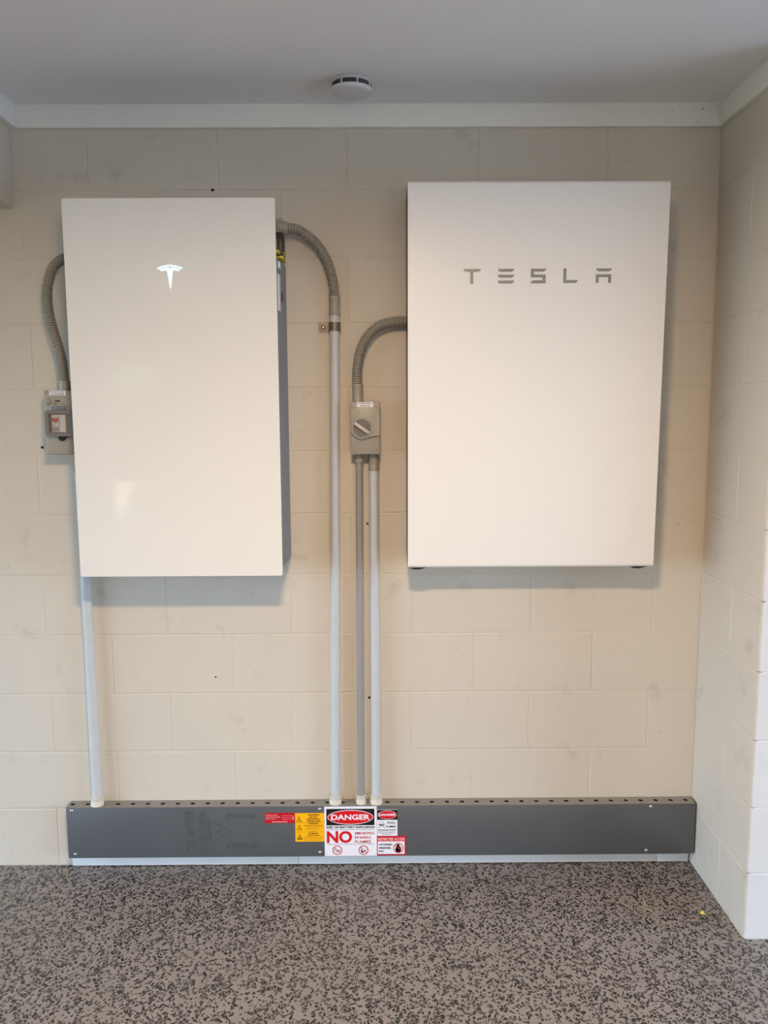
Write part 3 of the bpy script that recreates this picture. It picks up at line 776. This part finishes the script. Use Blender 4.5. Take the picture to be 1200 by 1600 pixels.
# raised marks pressed into the cover
yE = DY+0.0004
text_mesh('embossed_lettering', 'WARNING', -0.6015-0.070, -0.6015+0.070, 0.147-0.0125, 0.147+0.0125, yE, DUCT, t, 0.0, 0.0022, -PI/2)
text_mesh('embossed_lettering', 'SOLAR DC', -0.6425-0.070, -0.6425+0.070, 0.147-0.0125, 0.147+0.0125, yE, DUCT, t, 0.0, 0.0022, -PI/2)
part('embossed_triangle', DUCT, t, lambda bm: (band_prism(bm, [(-0.581, 0.192), (-0.581, 0.100), (-0.505, 0.146)], [(-0.576, 0.1835), (-0.576, 0.1085), (-0.5145, 0.146)], DY-0.0018, yE),
     prism(bm, [(-0.536, 0.1485), (-0.552, 0.140), (-0.552, 0.147), (-0.567, 0.143), (-0.551, 0.153), (-0.551, 0.146)], DY-0.0018, yE)))
for z in (0.2005, 0.0955):
    def plate(bm, z=z):
        band_prism(bm, rrect(-0.519, -0.424, z-0.008, z+0.008, 0.003), rrect(-0.517, -0.426, z-0.0062, z+0.0062, 0.002), DY-0.0016, yE)
        for k in range(5): box(bm, -0.512+k*0.012, -0.504+k*0.012, DY-0.0013, yE, z-0.004, z+0.004)
        ring_prism(bm, -0.433, z, 0.0052, 0.0052, 0.0036, 0.0036, DY-0.0016, yE, 16)
    part('embossed_plate', DUCT, t, plate)

# ------------------------------------------------------------------ signs on the duct
Y0 = DY
def sign(name, label, x0, x1, z0, z1, mt, y=Y0, th=0.0012):
    s = thing(name, label, 'sign', ((x0+x1)/2, y, z0), 'warning signs on the cable duct')
    part('plate', mt, s, lambda bm: box(bm, x0, x1, y-th, y, z0, z1))
    s['_y'] = y-th
    return s, y-th
E1, E2, E3 = 0.0003, 0.0006, 0.0009
def flat(name, mt, s, y, pts): return part(name, mt, s, lambda bm: prism(bm, pts, y, y+0.0003))
def rect(x0, x1, z0, z1): return [(x0, z0), (x1, z0), (x1, z1), (x0, z1)]
def lines(s, y, rows, mt):
    """fine print too small to read, as rows of tiny dashes"""
    def fn(bm):
        rnd = random.Random(5)
        for x0, x1, z, h in rows:
            x = x0
            while x < x1-0.001:
                w_ = min(rnd.uniform(0.0022, 0.0055), x1-x); prism(bm, rect(x, x+w_, z-h/2, z+h/2), y, y+0.0003); x += w_+0.0009
    part('fine_print', mt, s, fn)['kind'] = 'stuff'

# big danger sign  (px 506.5..589 x 1260.5..1337 -> metres)
s, y = sign('danger_sign', 'largest white danger sign warning of battery explosion, no smoking', -0.1915, -0.0162, 0.0562, 0.2317, SW)
def DXp(px): return -0.1915 + (px-80)/(1070-80)*(0.1753)
def DZp(py): return 0.2317 - (py-118)/(1045-118)*(0.1755)
flat('black_panel', SK, s, y-E1, rect(DXp(118), DXp(1026), DZp(468), DZp(160)))
ocx, ocz = DXp(572), DZp(316)
flat('oval_rim', SW, s, y-E2, ellipse(ocx, ocz, DXp(1005)-ocx, DZp(180)-ocz, 56))
flat('red_oval', SR, s, y-E3, ellipse(ocx, ocz, DXp(993)-ocx, DZp(192)-ocz, 56))
text_mesh('lettering', 'DANGER', DXp(208), DXp(942), DZp(364), DZp(262), y-0.0012, SW, s, 0.03, 0.0003)
text_mesh('lettering', 'RISK OF BATTERY EXPLOSION', DXp(118), DXp(1028), DZp(524), DZp(484), y-E1, SK, s, 0.025, 0.0003)
flat('rule', SG, s, y-E1, rect(DXp(118), DXp(1022), DZp(554), DZp(547)))
text_mesh('lettering', 'NO', DXp(122), DXp(602), DZp(800), DZp(572), y-E1, SR, s, 0.035, 0.0003)
for wd, a, b, zt_, zb_ in (('SMOKING', 652, 1024, 592, 640), ('SPARKS', 652, 958, 672, 720), ('FLAMES', 652, 958, 752, 800)):
    text_mesh('lettering', wd, DXp(a), DXp(b), DZp(zb_), DZp(zt_), y-E1, SRD, s, 0.012, 0.0003)
flat('rule', SG, s, y-E1, rect(DXp(118), DXp(1018), DZp(826), DZp(819)))
def prohibition(s, cx, cz, r, y, mt, inner):
    inner(cx, cz, r)
    part('prohibition_ring', mt, s, lambda bm: ring_prism(bm, cx, cz, r, r, r*0.84, r*0.84, y-E2, y, 36))
    a = math.radians(-42); u = (math.cos(a)*r*0.88, math.sin(a)*r*0.88); v = (-math.sin(a)*r*0.075, math.cos(a)*r*0.075)
    flat('slash', mt, s, y-E2, [(cx-u[0]-v[0], cz-u[1]-v[1]), (cx+u[0]-v[0], cz+u[1]-v[1]), (cx+u[0]+v[0], cz+u[1]+v[1]), (cx-u[0]+v[0], cz-u[1]+v[1])])
def cigarette(cx, cz, r):
    part('cigarette_symbol', SK, s, lambda bm: (prism(bm, [(cx-0.15*r, cz-0.50*r), (cx+0.55*r, cz+0.02*r), (cx+0.48*r, cz+0.14*r), (cx-0.28*r, cz-0.38*r)], y-E1, y),
        prism(bm, [(cx-0.55*r, cz-0.30*r), (cx-0.35*r, cz-0.12*r), (cx-0.40*r, cz-0.06*r), (cx-0.60*r, cz-0.22*r)], y-E1, y),
        prism(bm, [(cx-0.50*r, cz+0.02*r), (cx-0.34*r, cz+0.30*r), (cx-0.26*r, cz+0.27*r), (cx-0.42*r, cz+0.0*r)], y-E1, y)))
def match(cx, cz, r):
    part('match_symbol', SK, s, lambda bm: (prism(bm, [(cx-0.60*r, cz-0.10*r), (cx-0.42*r, cz+0.10*r), (cx-0.20*r, cz-0.20*r), (cx+0.02*r, cz-0.22*r), (cx-0.02*r, cz-0.55*r), (cx-0.30*r, cz-0.62*r), (cx-0.42*r, cz-0.40*r)], y-E1, y),
        prism(bm, [(cx-0.08*r, cz-0.42*r), (cx+0.66*r, cz+0.06*r), (cx+0.60*r, cz+0.16*r), (cx-0.14*r, cz-0.30*r)], y-E1, y)))
prohibition(s, DXp(318), DZp(934), 92/990*0.1753, y, SRD, cigarette)
prohibition(s, DXp(815), DZp(938), 94/990*0.1753, y, SRD, match)
for a, b in ((107, 138), (1043, 150), (110, 1012), (1036, 1018)): part('corner_rivet', SG, s, lambda bm: prism(bm, ellipse(DXp(a), DZp(b), 0.0013, 0.0013, 8), y-E1, y))

# toxic fumes sign
s, y = sign('danger_sign', 'small danger sign about toxic fumes with skull symbol', -0.0153, 0.0529, 0.1272, 0.2202, SW)
def TX(px): return -0.0153 + (px-160)/(690-160)*0.0682
def TZ(py): return 0.2202 - (py-250)/(945-250)*0.0930
flat('black_panel', SK, s, y-E1, rect(TX(165), TX(690), TZ(520), TZ(255)))
ocx, ocz = TX(427), TZ(388)
flat('oval_rim', SW, s, y-E2, ellipse(ocx, ocz, TX(668)-ocx, TZ(275)-ocz, 48))
flat('red_oval', SR, s, y-E3, ellipse(ocx, ocz, TX(660)-ocx, TZ(283)-ocz, 48))
text_mesh('lettering', 'DANGER', TX(205), TX(645), TZ(412), TZ(352), y-0.0012, SW, s, 0.03, 0.0003)
text_mesh('lettering', 'TOXIC', TX(415), TX(638), TZ(628), TZ(575), y-E1, SK, s, 0.014, 0.0003)
text_mesh('lettering', 'FUMES', TX(395), TX(650), TZ(725), TZ(672), y-E1, SK, s, 0.014, 0.0003)
kx, kz, kr = TX(282), TZ(622), 0.0085
def skull(bm):
    for sg in (-1, 1):                                     # crossed bones
        for dz in (-0.0009, 0.0009):
            pass
        prism(bm, [(kx-0.0115, kz-sg*0.0060-0.0085+0.0012), (kx+0.0115, kz+sg*0.0060-0.0085+0.0012), (kx+0.0115, kz+sg*0.0060-0.0085-0.0012), (kx-0.0115, kz-sg*0.0060-0.0085-0.0012)], y-E1, y)
    ring_prism(bm, kx, kz, kr, kr*0.95, kr*0.86, kr*0.80, y-E1, y, 24)
part('skull_symbol', SG, s, skull)
part('skull_face', SW, s, lambda bm: (prism(bm, ellipse(kx, kz, kr*0.86, kr*0.80, 24), y-E1-0.0001, y), prism(bm, rect(kx-0.0042, kx+0.0042, kz-0.0115, kz-0.004), y-E1-0.0001, y)))
part('skull_features', SK, s, lambda bm: (prism(bm, ellipse(kx-0.0036, kz-0.0022, 0.0024, 0.0022, 10), y-E2-0.0001, y), prism(bm, ellipse(kx+0.0036, kz-0.0022, 0.0024, 0.0022, 10), y-E2-0.0001, y),
     prism(bm, [(kx-0.0009, kz-0.0062), (kx+0.0009, kz-0.0062), (kx, kz-0.0042)], y-E2-0.0001, y), prism(bm, rect(kx-0.0048, kx+0.0048, kz-0.0092, kz-0.0078), y-E2-0.0001, y)))
lines(s, y-E1, [(TX(185), TX(645), TZ(790), 0.0030)], SK)
lines(s, y-E1, [(TX(175), TX(635), TZ(838), 0.0016), (TX(190), TX(630), TZ(868), 0.0018), (TX(285), TX(535), TZ(905), 0.0022)], SG)

# restricted access sign
s, y = sign('restricted_access_sign', 'red bordered restricted access sign at lower right of the group', -0.0160, 0.0818, 0.0577, 0.1270, SRD)
def RX(px): return -0.0160 + (px-155)/(915-155)*0.0978
def RZ(py): return 0.1270 - (py-955)/(1445-955)*0.0693
flat('white_panel', SW, s, y-E1, rect(RX(178), RX(875), RZ(1412), RZ(1095)))
text_mesh('lettering', 'RESTRICTED ACCESS', RX(180), RX(878), RZ(1072), RZ(1002), y-E1, mat('sign_pink', srgb(255, 206, 200), 0.4), s, 0.02, 0.0003)
for wd, a, b, zb_, zt_ in (('AUTHORIZED', 205, 552, 1196, 1148), ('PERSONNEL', 205, 525, 1282, 1234), ('ONLY', 205, 335, 1364, 1316)):
    text_mesh('lettering', wd, RX(a), RX(b), RZ(zb_), RZ(zt_), y-E2, mat('sign_navy', srgb(58, 62, 92), 0.5), s, 0.035, 0.0003)
def guard(cx, cz, r):
    part('guard_symbol', SK, s, lambda bm: (prism(bm, ellipse(cx-0.02*r, cz+0.52*r, 0.30*r, 0.32*r, 16), y-E2, y),
        prism(bm, [(cx-0.55*r, cz-0.60*r), (cx+0.5*r, cz-0.62*r), (cx+0.58*r, cz+0.0*r), (cx+0.40*r, cz+0.26*r), (cx-0.35*r, cz+0.26*r), (cx-0.56*r, cz+0.02*r)], y-E2, y),
        prism(bm, ellipse(cx, cz-0.55*r, 0.5*r, 0.34*r, 16), y-E2, y)))
y2 = y-E1
def prohibition2():
    cx, cz, r = RX(710), RZ(1262), (RX(845)-RX(577))/2
    guard(cx, cz, r)
    part('prohibition_ring', SRD, s, lambda bm: ring_prism(bm, cx, cz, r, r*1.02, r*0.86, r*0.88, y-E3, y, 36))
    a = math.radians(-42); u = (math.cos(a)*r*0.9, math.sin(a)*r*0.9); v = (-math.sin(a)*r*0.07, math.cos(a)*r*0.07)
    flat('slash', SRD, s, y-E3, [(cx-u[0]-v[0], cz-u[1]-v[1]), (cx+u[0]-v[0], cz+u[1]-v[1]), (cx+u[0]+v[0], cz+u[1]+v[1]), (cx-u[0]+v[0], cz-u[1]+v[1])])
prohibition2()

# yellow triple warning label
s, y = sign('warning_label', 'yellow label with three warning triangles left of the largest sign', -0.2893, -0.1921, 0.1082, 0.2092, SY, th=0.0008)
def YX(px): return -0.2893 + (px-607)/(1065-607)*0.0972
def YZ(py): return 0.2092 - (py-157)/(603-157)*0.1010
for zr in (303, 450): flat('rule', SBR, s, y-E1, rect(YX(607), YX(1065), YZ(zr+2), YZ(zr-1)))
for k, (tx, t0, t1) in enumerate(((668, 200, 291), (673, 333, 420), (675, 478, 570))):
    A, B, Cc = (YX(tx-44), YZ(t1)), (YX(tx+46), YZ(t1)), (YX(tx-2), YZ(t0))
    gx, gz = (A[0]+B[0]+Cc[0])/3, (A[1]+B[1]+Cc[1])/3
    sc = lambda p: (gx+(p[0]-gx)*0.74, gz+(p[1]-gz)*0.74)
    part('warning_triangle', SBR, s, lambda bm: band_prism(bm, [A, B, Cc], [sc(A), sc(B), sc(Cc)], y-E1, y))
    if k < 2:
        flat('bolt_symbol', SBR, s, y-E1, [(gx+0.0012, gz+0.0062), (gx-0.0022, gz-0.0008), (gx+0.0002, gz-0.0004), (gx-0.0006, gz-0.0058), (gx+0.0026, gz+0.0012), (gx+0.0003, gz+0.0008)])
    else:
        part('flash_symbol', SBR, s, lambda bm: [prism(bm, [(gx-0.0006, gz-0.001), (gx+0.0006, gz-0.001), (gx+0.0066*math.sin(a), gz-0.001+0.0066*math.cos(a))], y-E1, y) for a in (-1.2, -0.6, 0, 0.6, 1.2)] + [prism(bm, rect(gx-0.006, gx+0.006, gz-0.0045, gz-0.002), y-E1, y)])
for wd, a, b, z0, z1, bo in (('WARNING!', 812, 988, 194, 172, .03), ('DO NOT', 835, 958, 228, 206, .03), ('DISCONNECT', 795, 1005, 260, 238, .03), ('UNDER LOAD', 795, 1005, 292, 270, .03),
                          ('WARNING!', 812, 972, 330, 310, .03), ('MULTIPLE D.C. SOURCES', 750, 1038, 362, 346, .02), ('WARNING!', 812, 970, 484, 464, .03), ('ARC FLASH HAZARD', 790, 988, 512, 496, .02)):
    text_mesh('lettering', wd, YX(a), YX(b), YZ(z0), YZ(z1), y-E1, SBR, s, bo, 0.0003)
MUST = mat('sign_faint_ink', srgb(176, 122, 14), 0.5)
lines(s, y-E1, [(YX(790), YX(985), YZ(386), 0.0016), (YX(765), YX(1022), YZ(409), 0.0016), (YX(835), YX(955), YZ(434), 0.0016), (YX(735), YX(1045), YZ(532), 0.0016), (YX(735), YX(1045), YZ(554), 0.0016), (YX(750), YX(1025), YZ(580), 0.0016)], MUST)

# red data label
s, y = sign('data_label', 'narrow red label with white print left of the yellow label', -0.3905, -0.2903, 0.1748, 0.2110, mat('label_red', srgb(196, 10, 30), 0.4), th=0.0008)
def BX(px): return -0.3905 + (px-135)/(603-135)*0.1002
def BZ(py): return 0.2110 - (py-150)/(310-150)*0.0362
PINK = mat('label_print', srgb(245, 190, 195), 0.5)
text_mesh('lettering', 'BATTERY SYSTEM', BX(150), BX(335), BZ(192), BZ(178), y-E1, PINK, s, 0.02, 0.0003)
text_mesh('lettering', 'SHORT CIRCUIT CURRENT', BX(150), BX(380), BZ(222), BZ(208), y-E1, PINK, s, 0.02, 0.0003)
text_mesh('lettering', 'MAX D.C. VOLTS', BX(150), BX(298), BZ(252), BZ(238), y-E1, PINK, s, 0.02, 0.0003)
lines(s, y-E1, [(BX(245), BX(485), BZ(290), 0.0026)], PINK)
part('blank_rule', PINK, s, lambda bm: [prism(bm, rect(BX(a), BX(b), BZ(z+1.5), BZ(z-1.5)), y-E1, y) for a, b, z in ((402, 585, 196), (402, 585, 226), (402, 585, 255))] + [prism(bm, rect(BX(572), BX(584), BZ(255), BZ(205)), y-E1, y)])
for o in list(S.objects):
    if '_y' in o: del o['_y']

# ------------------------------------------------------------------ bits on the floor
def leaf(bm):
    c = Vector((0.987, -0.294, 0.0))
    v = [bm.verts.new(c+Vector(d)) for d in ((-0.007, -0.004, 0.0004), (0.007, -0.006, 0.0003), (0.006, 0.004, 0.0010), (0.000, 0.002, 0.0075), (-0.004, 0.006, 0.0004), (0.001, -0.001, 0.012))]
    for f in ((0, 1, 3), (1, 2, 3), (0, 3, 4), (2, 4, 3), (0, 5, 1), (0, 4, 2, 1), (0, 3, 5), (1, 5, 3)): 
        try: bm.faces.new([v[i] for i in f])
        except ValueError: pass
bm = bmesh.new(); leaf(bm); tag(obj('leaf_scrap', bm, mat('yellow_leaf', srgb(226, 208, 110), 0.6)), 'tiny yellow leaf scrap on floor near the right corner', 'leaf')
for a, b, lab_ in (((0.826, -0.215, 0.0016), (0.822, -0.262, 0.0016), 'curved dry straw on floor, nearer the wall of the two'), ((0.806, -0.262, 0.0016), (0.836, -0.288, 0.0016), 'slanting dry straw on floor, farther from wall than the other')):
    bm = bmesh.new(); A, B = Vector(a), Vector(b); M_ = (A+B)/2 + Vector((0.004, 0, 0.0006)); rings(bm, [A, M_, B], [0.0008, 0.0011, 0.0007], 6)
    tag(obj('dry_straw', bm, STRAW), lab_, 'straw', 'dry straws on the floor')
